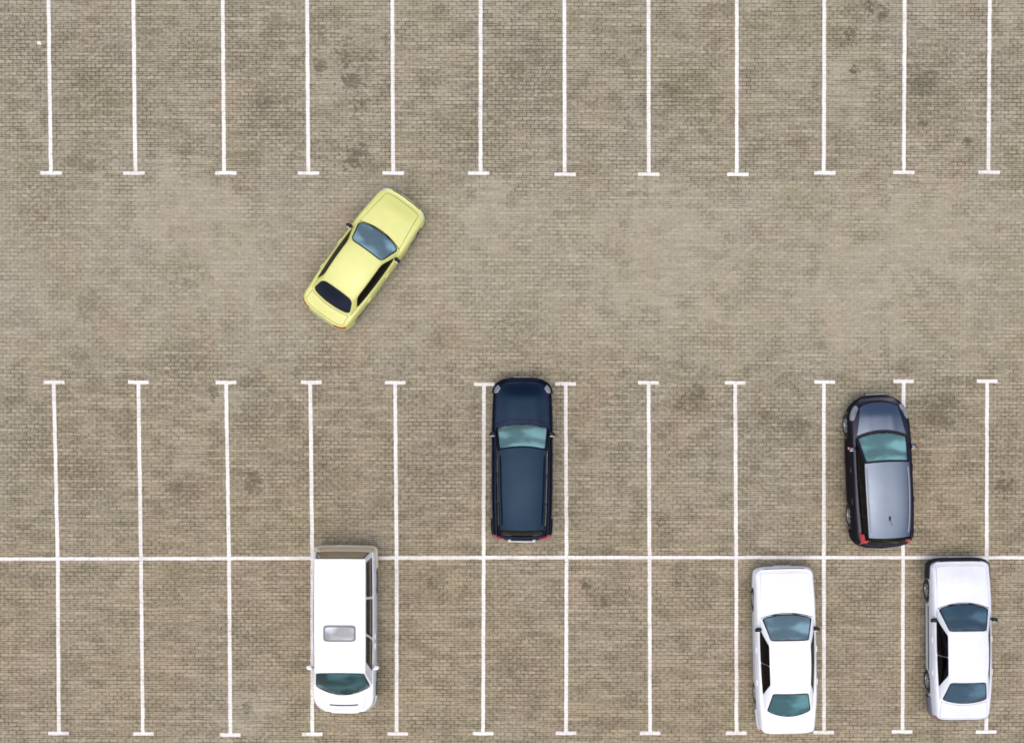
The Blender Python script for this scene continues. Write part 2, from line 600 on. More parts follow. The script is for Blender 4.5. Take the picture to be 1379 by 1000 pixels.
    # ---------- bonnet (with the dark seam it sits in)
    def lid(nm, xa, xb, w0, w1, lift, mat, seam=True, nx=14, ny=16, parent=root):
        """xa(y), xb(y): two edges; w0, w1 half widths there"""
        def rows_(g, lf):
            rr = []
            for i in range(nx + 1):
                u = i / nx; row = []
                for j in range(ny + 1):
                    a = 1 - 2 * j / ny
                    w = lerp(w0, w1, u) + g
                    y = a * w
                    x = lerp(xa(y) - (g if xa(0) < xb(0) else -g), xb(y) + (g if xa(0) < xb(0) else -g), u)
                    row.append(Vector((x, y, S.ztop(x, y) + lf)))
                rr.append(row)
            return rr
        b = bmesh.new(); slab(b, rows_(0, lift), (0, 0, -lift * .9))
        o = build(nm, b, mat, parent)
        if seam:
            b = bmesh.new(); grid(b, rows_(.011, lift * .45))
            build('panel_gap', b, mats.get('gap', M['seal']), o)
        return o
    cowl_edge = lambda y, g=0: S.cowl - S.bow * min(1.2, abs(y) / S.ybf) ** 2 + S.cgap + g
    hood = lid('bonnet', cowl_edge, lambda y: S.xend(y) - S.hnose, S.hoodw[0], S.hoodw[1], .007, mats.get('hood', body_m))
    # cowl strip and wipers
    bm = bmesh.new()
    rows = []
    for i in range(5):
        row = []
        for j in range(17):
            a = 1 - j / 8
            y = a * (S.ybf - .04)
            x = S.cowl - S.bow * (y / S.ybf) ** 2 + lerp(-.015, max(.02, S.cgap - .012), i / 4)
            row.append(Vector((x, y, S.ztop(x, y) + .004)))
        rows.append(row)
    grid(bm, rows)
    cowl = build('cowl_grille', bm, mats.get('cowl', M['black']), root)
    for yy0, yy1 in ((.45, -.08), (-.12, -.62)):
        bm = bmesh.new()
        pts = []
        for i in range(9):
            t = i / 8
            a = (lerp(yy0, yy1, t) / S.ybf + 1) / 2
            b = lerp(.02, .09, t)
            p = P_front(a, b)
            pts.append(p + Vector((.02, 0, .018)))
        tube(bm, pts, .008, 6)
        build('wiper', bm, M['black'], root)
    # ---------- boot lid
    if S.boot:
        rear_edge = lambda y: S.rbx + S.bowr * min(1.2, abs(y) / S.ybr) ** 2 - .035
        lid('boot_lid', rear_edge, lambda y: S.xend(y, False) + .025, S.boot[0], S.boot[1], .006, mats.get('boot', body_m))
    # ---------- flank doors with handles
    for side in (1, -1):
        for (xa, xb, hx) in S.doors:
            b = bmesh.new()
            skin_patch(b, S, S.s_of_x(xa), S.s_of_x(xb), .10, .93, side, .004, 12, 12)
            d = build('door', b, body_m, root)
            b = bmesh.new()
            p = S.skin(S.s_of_x(hx), .80, side, .008)
            box(b, p.x, p.y, p.z, .17, .03, .028, .01)
            build('handle', b, mats.get('handle', body_m), d)
        b = bmesh.new()
        skin_patch(b, S, S.s_of_x(S.axf - S.ra - .03), S.s_of_x(S.axr + S.ra + .03), .46, .54, side, .012, 20, 4)
        build('side_moulding', b, mats.get('mould', body_m), root)
    # ---------- bumpers
    for front in (True, False):
        b = bmesh.new()
        for side in (1, -1):
            if front:
                q0, q1 = 0, S.s_of_x(S.axf + S.ra + .035)
            else:
                q0, q1 = S.s_of_x(S.axr - S.ra - .035), 3
            rows = []
            vv = [.0, .05, .14, .3, .46, .52, .55]
            oo = [0, .012, .022, .028, .028, .016, 0]
            vv = [w * S.bumph / .55 for w in vv]
            for i in range(19):
                q = lerp(q0, q1, i / 18)
                rows.append([S.skin(q, w, side, o * S.bumpo) for w, o in zip(vv, oo)])
            grid(b, rows)
        bo = build('front_bumper' if front else 'rear_bumper', b, mats['bumper'] if front else mats.get('rbumper', mats['bumper']), root)
        # number plate
        b = bmesh.new()
        xx = (S.xf + .028 * S.bumpo + .006) if front else (S.xr - .028 * S.bumpo - .006)
        zz = .44 if front or S.boot is None else .60
        if not front and S.boot is not None: xx = S.xr - .012
        if not front: zz = S.platez
        box(b, xx, 0, zz, .012, .50, .11, .004)
        build('number_plate', b, M['plate'], bo)
    # grille
    b = bmesh.new()
    for side in (1, -1):
        skin_patch(b, S, 0, S.gril[0], S.gril[1], S.gril[2], side, .008, 8, 6)
    build('grille', b, mats.get('grille', M['black']), root)
    # lamps
    for side in (1, -1):
        q0, q1, v0, v1 = S.hl
        b = bmesh.new(); skin_patch(b, S, q0, q1, v0, v1, side, .007, 12, 10, shape=oval)
        build('headlight', b, mats.get('head', M['head']), root)
        q0, q1, v0, v1 = S.tl
        b = bmesh.new()
        if not S.tl_up: skin_patch(b, S, q0, q1, v0, v1, side, .010, 14, 10, shape=lambda a, b_: oval(a, b_, 9))
        if S.tl_up:
            # lamp carried up the rear pillar
            rows = []
            for i in range(9):
                t = i / 8
                p0 = S.cr(1).lerp(S.rr(1), S.tl_up * t) if t > .12 else S.cr(1) + Vector((-.04, .03, -.12 + t))
                w = .30 * (1 - .45 * t)
                o_ = Vector((-.012, .014, .004))
                A = p0 + o_ + Vector((.5, .12, 0)).normalized() * w + Vector((0, .006, 0))
                B = p0 + o_ + Vector((-.012, .010, 0))
                C = p0 + o_ + Vector((-.03, -w * 1.1, 0))
                row = [Vector((p.x, p.y * side, p.z)) for p in (A, B, C)]
                rows.append(row)
            grid(b, rows)
        build('taillight', b, mats.get('tail', M['tail']), root)
    # ---------- mirrors
    for side in (1, -1):
        b = bmesh.new()
        p = S.sb(S.mir_t, side)
        cy = (abs(p.y) + S.mir_out) * side
        bb = bmesh.new()
        bmesh.ops.create_uvsphere(bb, u_segments=16, v_segments=10, radius=1)
        for v in bb.verts:
            x_, y_, z_ = v.co
            f = lambda w, e: math.copysign(abs(w) ** e, w)
            v.co = Vector((f(x_, .8) * .06 + .015 * y_ * side * -1, f(y_, .7) * .095, f(z_, .75) * .07))
        bmesh.ops.transform(bb, matrix=Matrix.Translation((p.x + .02, cy, p.z + .075)), verts=bb.verts[:])
        t = bpy.data.meshes.new('t'); bb.to_mesh(t); bb.free(); b.from_mesh(t); bpy.data.meshes.remove(t)
        tube(b, [(p.x + .03, p.y - .01 * side, p.z + .01), (p.x + .03, cy - .04 * side, p.z + .06)], .022, 8)
        mo = build('side_mirror', b, mats['mirror'], root)
        b = bmesh.new(); box(b, p.x - .036, cy, p.z + .075, .012, .12, .08, .004)
        build('mirror_glass', b, M['chrome'], mo)
        if mats.get('mir_lamp'):
            b = bmesh.new(); box(b, p.x + .04, cy + .085 * side, p.z + .085, .075, .055, .06, .012)
            build('indicator_lamp', b, mats['mir_lamp'], mo)
    # ---------- wheels
    for ax in (S.axf, S.axr):
        for side in (1, -1):
            yo = (S.hw * S.wid(ax) - .035)
            w = S.rw
            b = bmesh.new()
            lathe_y(b, [(w * .62, -.20), (w * .93, -.205), (w, -.185), (w, -.03), (w * .95, -.004), (w * .80, .006), (w * .64, -.008), (w * .62, -.05)], 36, (ax, yo * side, w), side)
            wh = build('wheel', b, M['tyre'], root, angle=30)
            b = bmesh.new()
            lathe_y(b, [(w * .65, -.006), (w * .60, -.012), (w * .56, -.04)], 36, (ax, yo * side, w), side)
            lathe_y(b, [(w * .15, -.012), (w * .12, .0), (0.001, .002)], 20, (ax, yo * side, w), side)
            for j in range(S.spokes):
                a = 2 * math.pi * j / S.spokes + .3
                rr_ = w * .36
                box(b, ax + math.cos(a) * rr_, (yo - .022) * side, w + math.sin(a) * rr_, w * .5, .022, w * .15, .006, Matrix.Rotation(-a, 3, 'Y'))
            build('rim', b, mats.get('rim', M['rim']), wh)
            b = bmesh.new()
            lathe_y(b, [(w * .6, -.06), (.001, -.06)], 28, (ax, yo * side, w), side)
            build('brake_disc', b, M['dark_rim'], wh)
    # underbody
    b = bmesh.new()
    box(b, (S.xf + S.xr) / 2, 0, .34, (S.xf - S.xr) - .5, S.W - .62, .26, .03)
    build('underbody', b, M['dark_rim'], root)
    # ---------- cabin
    b = bmesh.new()
    xa, xb = S.cr(1).x + .10, S.cowl - S.bow - .02
    yb = min(S.ybf, S.ybr) - .05
    zf, zt = .42, min(S.zsh(xa), S.zsh(xb)) - .02
    c8 = [(xa, yb), (xb, yb), (xb, -yb), (xa, -yb)]
    lo = [b.verts.new((x, y, zf)) for x, y in c8]; hi = [b.verts.new((x, y * 1.04, zt)) for x, y in c8]
    b.faces.new(lo)
    for i in range(4):
        j = (i + 1) % 4; b.faces.new([lo[i], lo[j], hi[j], hi[i]])
    cab = build('cabin_trim', b, M['inner'], root, smooth=False)
    # dashboard: top follows the windscreen base
    b = bmesh.new()
    rows = []
    for i, (dx, dz) in enumerate(((.0, -.01), (-.12, -.012), (-.28, .0), (-.40, .005), (-.47, -.03), (-.50, -.12), (-.46, -.28))):
        row = []
        for j in range(17):
            a = 1 - j / 8
            y = a * (S.ybf - .05)
            x0 = S.cowl - S.bow * (y / S.ybf) ** 2 * (1 - min(1, -dx * 2) * .8)
            hump = .045 * math.exp(-((y - .36) / .16) ** 2) if dx < -.2 else 0
            row.append(Vector((x0 + dx - .02, y, S.ztop(S.cowl - S.bow, 0) - .05 + dz + hump)))
        rows.append(row)
    grid(b, rows)
    build('dashboard', b, mats.get('dash', M['dash']), cab)
    sm = mats.get('seat', M['seat'])
    b = bmesh.new()
    sx = S.rfx + .02
    cx, cz = S.cowl - .62, .96
    pts = [(cx + .07 * math.cos(t * math.pi / 9) , .36 + .18 * math.sin(t * math.pi / 9), cz - .02 + .16 * math.cos(t * math.pi / 9)) for t in range(18)]
    tube(b, pts, .015, 6, True)
    box(b, cx - .0, .36, cz - .02, .03, .3, .035, .01)
    build('steering_wheel', b, M['black'], cab)
    hr = S.H - .30
    for xx in S.seats:
        for yy in (.36, -.36):
            b = bmesh.new()
            box(b, xx + .18, yy, .58, .52, .48, .16, .05)
            box(b, xx - .12, yy, .84, .13, .47, hr - .58, .05, Matrix.Rotation(R(-14), 3, 'Y'))
            box(b, xx - .22, yy, hr + .10, .09, .25, .17, .04)
            build('seat', b, sm, cab)
    # rear shelf
    if S.boot:
        b = bmesh.new()
        rows = []
        for i in range(4):
            rows.append([Vector((S.rbx + S.bowr * a * a + lerp(.02, .5, i / 3), a * (S.ybr - .06), S.ztop(S.rbx, 0) - .04)) for a in [1 - j / 6 for j in range(13)]])
        grid(b, rows)
        build('parcel_shelf', b, mats.get('shelf', M['inner']), cab)
    return root, S, P_front, P_rear, roof

# ------------------------------------------------------------------ the six cars
def sedan(**k):
    d = dict(df=.55, pf=3.4, dr=.45, pr=3.8, tf=.06, tr=.07, sh=.085, endf=.10, endr=.08, rw=.30, ra=.355,
             crown_f=.055, crown_r=.04, ridge=None, bow=.13, rbow=.0, bowr=.14, rrbow=.0, sbul=.03, tbul=.015,
             wbul=.03, sbul2=.012, rdf=.05, rdr=.06, rails=0, cgap=.02, hnose=.05, bumph=.5, bumpo=1.0, platez=.62,
             gril=(.28, .62, .80), hl=(.32, .86, .62, .90), tl=(2.12, 2.78, .60, .90), tl_up=0, mir_t=.12, mir_out=.09,
             spokes=6)
    d.update(k)
    return CarShape(**d)

cars = []
# --- pale yellow saloon, slewed across the aisle
S = sedan(xf=2.08, xr=-2.07, W=1.70, H=1.38, axf=1.26, axr=-1.22, df=.50, pf=3.5, dr=.50, pr=3.6, tf=.11, tr=.05, sh=.10, endf=.10, endr=.09,
          belt=[(-2.07, .86), (-1.6, .93), (-.9, .95), (.3, .93), (.9, .90), (1.4, .84), (1.85, .75), (2.08, .68)],
          cowl=.92, bow=.15, ybf=.73, rfx=.22, yrf=.545, rrx=-1.08, yrr=.53, rbx=-1.62, bowr=.09, ybr=.68, rbow=.02, rrbow=-.03,
          hoodw=(.68, .55), boot=(.62, .64), doors=[(.78, -.22, .0), (-.24, -1.0, -.85)], seats=(.05, -.80), sbul=.05,
          fm=dict(f=(.03, .03, .01, .02), fr=.14, b=(.03, .03, .05, .03), br=.15,
                  s=[(0, 1, (.14, .20, .03, .045), .10)]),
          hl=(.40, .80, .60, .84), tl=(2.30, 2.80, .62, .90))
cars.append(make_car('yellow_saloon', S, dict(body=M['yellow'], bumper=M['yellow'], g_front=M['g_blue'], g_rear=M['g_purple'], g_side=M['g_dark'],
            mirror=M['black'], dash=M['dash'], seat=M['seat'], gap=M['gap_yellow'] if 'gap_yellow' in M else M['seal'], drip=M['yellow']),
            (-3.93, 3.20), 35.7, 'pale yellow saloon slewed across the open aisle, alone above the marked bays', 'car', 'cars in the parking lot'))
# --- dark blue estate / SUV
S = sedan(xf=2.27, xr=-2.29, W=1.73, H=1.64, axf=1.42, axr=-1.30, rw=.34, ra=.40, df=.50, pf=3.0, dr=.30, pr=4.2, tf=.05, tr=.04, sh=.09, zm=.74,
          belt=[(-2.29, .98), (-1.9, 1.04), (-.8, 1.03), (.5, 1.01), (1.0, .99), (1.5, .95), (2.0, .88), (2.27, .80)],
          cowl=1.02, bow=.12, ybf=.745, rfx=.40, rbow=.09, yrf=.665, rrx=-1.92, yrr=.60, rbx=-2.18, bowr=.05, ybr=.70, rrbow=.02, rdf=.04, rdr=.07,
          hoodw=(.735, .66), boot=None, doors=[(.88, -.10, .1), (-.12, -.98, -.8)], seats=(.15, -.75), cgap=.17, ridge=(.42, .018),
          crown_f=.06, sbul=.02, tbul=.015, rails=.045, endf=.12, endr=.05,
          fm=dict(f=(.035, .035, .0, .03), fr=.07, fs=.02, b=(.08, .08, .06, .05), br=.08,
                  s=[(0, .36, (.20, .003, .03, .05), .03), (.36, .68, (.003, .003, .03, .05), .03), (.68, 1, (.003, .16, .03, .05), .06)]),
          hl=(.58, .93, .76, 1.10), tl=(2.15, 2.78, .50, 1.03), platez=.72, bumpo=1.5, mir_t=.06)
cars.append(make_car('blue_estate_car', S, dict(body=M['black_navy_shade'], hood=M['blue'], roof=M['blue'], bumper=M['black_navy_shade'], g_front=M['g_teal'], g_rear=M['g_dark'], g_side=M['g_dark'],
            mirror=M['black'], dash=M['dash_pale'], seat=M['seat'], rail=M['blue'], head=M['head_dim'], cowl=M['black_navy_shade']),
            (.58, -2.47), 0, 'dark blue estate car parked nose up in a middle bay, nose on the bay entrance', 'car', 'cars in the parking lot'))
root, S = cars[-1][:2]
bm = bmesh.new()
box(bm, S.xr - .045, 0, .645, .09, .78, .03, .01)
build('bumper_step', bm, M['plate'], root)
bm = bmesh.new()
box(bm, S.xr + .02, 0, .93, .06, .62, .16, .02)
build('tailgate_trim', bm, M['black'], root)
# --- dark grey hatchback estate
S = sedan(xf=2.15, xr=-2.17, W=1.80, H=1.48, axf=1.32, axr=-1.28, rw=.325, ra=.38, df=.80, pf=2.5, dr=.50, pr=3.0, tf=.05, tr=.05, sh=.12, zm=.70,
          belt=[(-2.17, .92), (-1.8, 1.0), (-.8, .99), (.5, .96), (1.1, .94), (1.5, .88), (1.9, .77), (2.15, .66)],
          cowl=1.16, bow=.17, ybf=.74, rfx=.34, rbow=.03, yrf=.62, rrx=-1.80, yrr=.57, rbx=-2.05, bowr=.09, ybr=.66, rrbow=.03, rdf=.05, rdr=.09,
          hoodw=(.69, .53), boot=None, doors=[(.95, -.10, .1), (-.12, -1.0, -.8)], seats=(.15, -.75), cgap=.055, ridge=(.36, .012),
          crown_f=.06, sbul=.035, tbul=.02, rails=.02, endf=.13, endr=.07, spokes=5,
          fm=dict(f=(.035, .035, .015, .03), fr=.06, b=(.10, .10, .06, .05), br=.10,
                  s=[(0, .38, (.20, .003, .03, .04), .03), (.38, .72, (.003, .003, .03, .04), .03), (.72, 1, (.003, .20, .04, .06), .06)]),
          hl=(.52, .92, .76, 1.06), tl=(2.22, 2.66, .58, 1.0), tl_up=.62, platez=.70, mir_t=.10, mir_out=.13)
g = make_car('grey_hatchback', S, dict(body=M['black_plum_shade'], hood=M['grey'], roof=M['grey'], bumper=M['black_plum_shade'], g_front=M['g_teal'], g_rear=M['g_dark'], g_side=M['g_dark'],
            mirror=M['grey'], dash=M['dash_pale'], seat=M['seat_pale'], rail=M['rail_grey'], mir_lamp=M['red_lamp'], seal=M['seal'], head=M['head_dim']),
            (10.77, -2.79), -2.8, 'dark grey hatchback with red tail lamps, parked over a bay line', 'car', 'cars in the parking lot')
cars.append(g)
root, S, _, _, roof = g
bm = bmesh.new()
z0 = S.zroof(-1.23, 0)
box(bm, -1.23, 0, z0 + .012, .12, .05, .03, .012)
tube(bm, [(-1.25, 0, z0 + .02), (-1.42, 0, z0 + .2)], .006, 6)
build('roof_antenna', bm, M['black'], roof)
# --- white van, nose towards the bottom of the photo
S = sedan(xf=2.37, xr=-2.37, W=1.78, H=1.88, axf=1.45, axr=-1.35, rw=.33, ra=.39, df=.60, pf=2.9, dr=.16, pr=5.0, tf=.03, tr=.02, sh=.055, zm=.74,
          belt=[(-2.37, 1.08), (-1.8, 1.10), (0, 1.10), (1.2, 1.10), (1.7, 1.06), (2.0, .96), (2.25, .82), (2.37, .72)],
          cowl=1.72, bow=.27, ybf=.815, rfx=.90, rbow=-.03, yrf=.70, rrx=-2.24, yrr=.70, rbx=-2.33, bowr=.02, ybr=.81, rrbow=.01, rdf=.05, rdr=.03,
          hoodw=(.70, .55), boot=None, doors=[(1.40, .26, .38), (.24, -1.0, .1)], seats=(.45, -.45, -1.3), cgap=.02, sbul=.02, tbul=.005,
          crown_f=.05, endf=.10, endr=.03, wbul=.04,
          fm=dict(f=(.04, .04, .02, .02), fr=.09, fs=.03, b=(.05, .05, .02, .035), br=.05,
                  s=[(0, .345, (.36, .035, .03, .07), .06), (.345, .66, (.035, .035, .03, .07), .05), (.66, 1, (.035, .12, .03, .07), .06)]),
          hl=(.42, .92, .62, .92), tl=(2.30, 2.72, .50, .98), platez=.62, bumpo=1.4, mir_t=.14, mir_out=.11, gril=(.30, .55, .78))
M['amber_tail'] = lens('pale_taillight_lens', (.74, .66, .44))
M['tan_bounce'] = paint('tan_bounce_white_paint', (.72, .57, .38), .7, 0, 0, .18, dirt=(.28, .2, .12), dirt_amt=.5)  # tan and its dirt tint stand for shade and ground bounce on white paint, put into colour
v = make_car('white_van', S, dict(body=M['white_van'], bumper=M['white_van'], rbumper=M['tan_bounce'], g_front=M['g_vandark'], g_rear=M['g_rearvan'], g_side=M['g_dark'],
            mirror=M['white_van'], gap=plain('grey_gap_van', (.45, .45, .45), .7), dash=M['dash'], seat=M['seat'], rail=M['black'], tail=M['amber_tail']),
            (-4.45, -7.39), 180, 'white van with a grey sunroof hatch, parked nose down in the lower bays', 'van', 'cars in the parking lot')
cars.append(v)
root, S, Pf, Pr, roof = v
rows = []
def roof_rows(x0, x1, w, lift, n=8):
    rr = []
    for i in range(n + 1):
        row = []
        for j in range(n + 1):
            a, b = oval(i / n, j / n, 9)
            x = lerp(x0, x1, a); y = lerp(w, -w, b)
            row.append(Vector((x, y, S.zroof(x, y) + lift)))
        rr.append(row)
    return rr
bm = bmesh.new(); slab(bm, roof_rows(-.42, .04, .45, .014), (0, 0, -.014))
sr = build('sunroof', bm, plain('sunroof_frame_grey', (.16, .17, .18), .5), root)
bm = bmesh.new(); slab(bm, roof_rows(-.37, -.01, .395, .024), (0, 0, -.01))
build('sunroof_panel', bm, M['g_roof'], sr)
bm = bmesh.new()   # tailgate under the rear window; ground bounce painted on in tan
for side in (1, -1):
    skin_patch(bm, S, 2.50, 3.0, .5, 1.10, side, .008, 12, 10)
build('tailgate', bm, M['tan_bounce'], root)
bm = bmesh.new()   # dark slot above the nose
pts = [(S.xend(y) - .20, y, S.ztop(S.xend(y) - .20, y) + .012) for y in [lerp(-.40, .40, i / 10) for i in range(11)]]
tube(bm, pts, .02, 6)
build('bonnet_vent', bm, M['black'], root)
# --- white saloon with teal rear window, left one of the two
S = sedan(xf=2.36, xr=-2.36, W=1.75, H=1.40, axf=1.42, axr=-1.30, sh=.105, df=.32, pf=4.8, dr=.36, pr=4.8, tf=.05, tr=.09, endf=.07, endr=.07,
          belt=[(-2.36, .90), (-1.8, .96), (-.9, .96), (.3, .94), (1.1, .92), (1.6, .87), (2.1, .77), (2.36, .70)],
          cowl=1.14, bow=.15, ybf=.77, rfx=.42, yrf=.57, rrx=-1.03, yrr=.545, rbx=-1.82, bowr=.20, ybr=.69, sbul=.035,
          hoodw=(.74, .68), boot=(.62, .64), doors=[(.95, -.12, .08), (-.14, -1.0, -.85)], seats=(.12, -.78),
          fm=dict(f=(.05, .05, .02, .02), fr=.06, b=(.055, .055, .04, .02), br=.06,
                  s=[(0, .47, (.20, .003, .015, .02), .03), (.47, 1, (.003, .34, .015, .02), .06)]),
          hl=(.42, .86, .64, .86), tl=(2.2, 2.7, .62, .88), mir_out=.05)
cars.append(make_car('white_saloon', S, dict(body=M['white'], bumper=M['white'], g_front=M['g_blue'], g_rear=M['g_green'], g_side=M['g_dark'],
            mirror=M['black'], dash=M['dash_pale'], seat=M['seat_pale'], shelf=M['dash'], gap=plain('grey_gap', (.45, .45, .45), .7)),
            (8.12, -7.93), -1.5, 'white saloon with plain white bumpers, standing wholly inside its bay', 'car', 'cars in the parking lot'))
# --- older white saloon with black bumpers, by the right edge
S = sedan(xf=2.27, xr=-2.27, W=1.74, H=1.41, axf=1.36, axr=-1.26, sh=.115, df=.32, pf=4.6, dr=.36, pr=4.8, tf=.04, tr=.08, endf=.08, endr=.06,
          belt=[(-2.27, .88), (-1.8, .95), (-.9, .96), (.3, .94), (1.05, .92), (1.6, .87), (2.05, .78), (2.27, .72)],
          cowl=1.12, bow=.18, ybf=.76, rfx=.38, yrf=.55, rrx=-1.03, yrr=.54, rbx=-1.76, bowr=.13, ybr=.70, sbul=.03,
          hoodw=(.73, .70), boot=(.64, .66), doors=[(.88, -.14, .06), (-.16, -1.0, -.87)], seats=(.08, -.8),
          fm=dict(f=(.04, .04, .015, .02), fr=.05, b=(.05, .05, .04, .02), br=.08,
                  s=[(0, .50, (.18, .003, .015, .02), .03), (.50, 1, (.003, .28, .015, .02), .05)]),
          hl=(.46, .90, .66, .88), tl=(2.2, 2.7, .62, .88), bumph=.56, bumpo=2.3)
cars.append(make_car('white_saloon', S, dict(body=M['white_old'], bumper=M['black'], rbumper=plain('grey_bumper', (.13, .125, .14), .6), g_front=M['g_blue2'], g_rear=M['g_blue2'], g_side=M['g_dark'],
            mirror=M['black'], dash=M['dash'], seat=M['seat'], shelf=M['dash'], mould=M['black'], gap=plain('grey_gap_old', (.3, .3, .3), .7)),
            (13.11, -7.60), -1.0, 'white saloon with black bumpers, standing on the bay line by the right edge', 'car', 'cars in the parking lot'))

# ------------------------------------------------------------------ painted lines
def line_material():
    k = NT('worn_white_line_paint')
    pos = k.n('ShaderNodeNewGeometry').outputs['Position']
    a = k.noise(pos, 1.1, 4); b = k.noise(pos, 18, 4, .7)
    c = k.mix(k.ramp(a, .3, .7), (.66, .62, .57), (.78, .75, .70))
    br = k.n('ShaderNodeTexBrick', offset=.5)
    br.inputs['Scale'].default_value = 1; br.inputs['Brick Width'].default_value = .226; br.inputs['Row Height'].default_value = .113
    br.inputs['Mortar Size'].default_value = .008; br.inputs['Mortar Smooth'].default_value = .4
    k.l(pos, br.inputs['Vector'])
    c = k.mix(k.math('MULTIPLY', br.outputs['Fac'], .5), c, (.3, .27, .22))
    c = k.mix(k.math('MULTIPLY', k.ramp(b, .54, .72), .6), c, (.38, .33, .27))
    d = k.noise(pos, 3.2, 5, .7)
    c = k.mix(k.math('MULTIPLY', k.math('MULTIPLY', k.ramp(d, .50, .68), k.ramp(b, .40, .62)), .75), c, (.36, .32, .25))
    p = k.n('ShaderNodeBsdfPrincipled'); k.l(c, p.inputs['Base Color']); p.inputs['Roughness'].default_value = .75
    k.l(p.outputs[0], k.out.inputs[0])
    return k.m
LINE = line_material()

def strip(bm, pts, w, z, step=.16, jit=.005):
    """ragged-edged painted strip through the points"""
    P = []
    for (a, b) in zip(pts, pts[1:]):
        a, b = Vector((*a, 0)), Vector((*b, 0))
        n = max(1, int((b - a).length / step))
        for i in range(n): P.append(a.lerp(b, i / n))
    P.append(Vector((*pts[-1], 0)))
    rows = []
    for i, p in enumerate(P):
        d = (P[min(i + 1, len(P) - 1)] - P[max(i - 1, 0)]).normalized()
        n = Vector((-d.y, d.x, 0))
        j = random.uniform(-jit, jit)
        rows.append([p + n * (w / 2 + j + random.uniform(-jit, jit) * .6) + Vector((0, 0, z)), p + n * (-w / 2 + j + random.uniform(-jit, jit) * .6) + Vector((0, 0, z))])
    grid(bm, rows)

TOP = [(-13.09, 10.63, -13.05, 5.67, -13.04), (-10.65, 10.64, -10.61, 5.68, -10.65), (-8.08, 10.65, -8.05, 5.69, -8.00), (-5.65, 10.66, -5.62, 5.70, -5.61),
       (-3.20, 10.67, -3.17, 5.71, -3.17), (-.66, 10.68, -.65, 5.72, -.70), (1.75, 10.69, 1.78, 5.69, 1.79), (4.17, 10.70, 4.21, 5.70, 4.21),
       (6.71, 10.71, 6.75, 5.71, 6.78), (9.23, 10.72, 9.26, 5.76, 9.29), (11.54, 10.73, 11.57, 5.78, 11.57), (13.99, 10.74, 14.01, 5.80, 14.03)]
LOW = [(-12.99, -.36, -12.90, -5.47, -12.89, -10.59, -12.98, -12.90), (-10.54, -.35, -10.48, -5.46, -10.44, -10.60, -10.54, -10.42),
       (-8.00, -.35, -7.92, -5.45, -7.89, -10.62, -8.00, -7.89), (-5.56, -.34, -5.50, -5.44, -5.50, -10.59, -5.53, -5.50),
       (-3.10, -.34, -3.05, -5.43, -3.04, -10.57, -3.10, -3.01), (-.53, -.37, -.52, -5.42, -.52, -10.55, -.52, -.52),
       (1.84, -.35, 1.89, -5.41, 1.90, -10.53, 1.84, 1.90), (4.24, -.31, 4.30, -5.40, 4.35, -10.52, 4.24, 4.35),
       (6.75, -.30, 6.82, -5.39, 6.87, -10.51, 6.75, 6.86), (9.32, -.27, 9.37, -5.38, 9.42, -10.48, 9.34, 9.41),
       (11.63, -.24, 11.67, -5.38, 11.71, -10.45, 11.63, 11.70), (14.05, -.23, 14.10, -5.37, 14.15, -10.45, 14.05, 14.15)]
TL = ['leftmost white bay line of the upper row, with a small pale scrap lying beside it',
      'second white bay line from the left edge in the upper row',
      'third white bay line from the left edge in the upper row',
      'white upper bay line left of the dark blotches, fourth from the left edge',
      'white upper bay line right of the dark blotches, above the yellow saloon',
      'white upper bay line directly above the dark blue estate car, sixth from the left',
      'white upper bay line sixth from the right edge, right of the photo centre',
      'fifth white bay line from the right edge in the upper row',
      'fourth white bay line from the right edge in the upper row',
      'third white bay line from the right edge in the upper row',
      'second white bay line from the right edge in the upper row',
      'rightmost white bay line of the upper row']
LL = ['leftmost white bay line of the lower rows, crossing the long line',
      'second white bay line from the left edge in the lower rows',
      'white lower bay line third from the left, next left of the one under the van',
      'white lower bay line running partly beneath the left side of the white van',
      'white lower bay line just right of the white van',
      'white lower bay line just left of the dark blue estate car',
      'white lower bay line just right of the dark blue estate car',
      'white lower bay line among the empty bays, second right of the dark blue estate',
      'white lower bay line just left of the saloon with plain white bumpers',
      'white lower bay line just right of the saloon with plain white bumpers',
      'white lower bay line running beneath the dark grey hatchback',
      'rightmost white lower bay line, partly beneath the saloon with black bumpers']
for (x0, y0, x1, y1, xc), lab in zip(TOP, TL):
    bm = bmesh.new()
    strip(bm, [(x0 - .04, 16.0), (x0, y0), (x1, y1 + .05)], .106, .004)
    strip(bm, [(xc - .31, y1), (xc + .31, y1)], .10, .006)
    o = build('bay_line', bm, LINE, smooth=False, merge=0)
    tag(o, lab, 'parking line', 'white bay lines of the upper row')
for (x0, y0, xm, ym, x1, y1, c0, c1), lab in zip(LOW, LL):
    bm = bmesh.new()
    strip(bm, [(x0, y0 - .05), (xm, ym), (x1, y1 + .05)], .106, .004)
    strip(bm, [(c0 - .30, y0), (c0 + .30, y0)], .10, .006)
    strip(bm, [(c1 - .30, y1), (c1 + .30, y1)], .10, .006)
    o = build('bay_line', bm, LINE, smooth=False, merge=0)
    tag(o, lab, 'parking line', 'white bay lines of the lower rows')
bm = bmesh.new()
strip(bm, [(-19.5, -5.53), (-14.6, -5.504), (.31, -5.404), (15.2, -5.345), (20, -5.33)], .10, .008)
tag(build('dividing_line', bm, LINE, smooth=False, merge=0), 'long white line running across the photo between the two lower rows of bays', 'parking line')

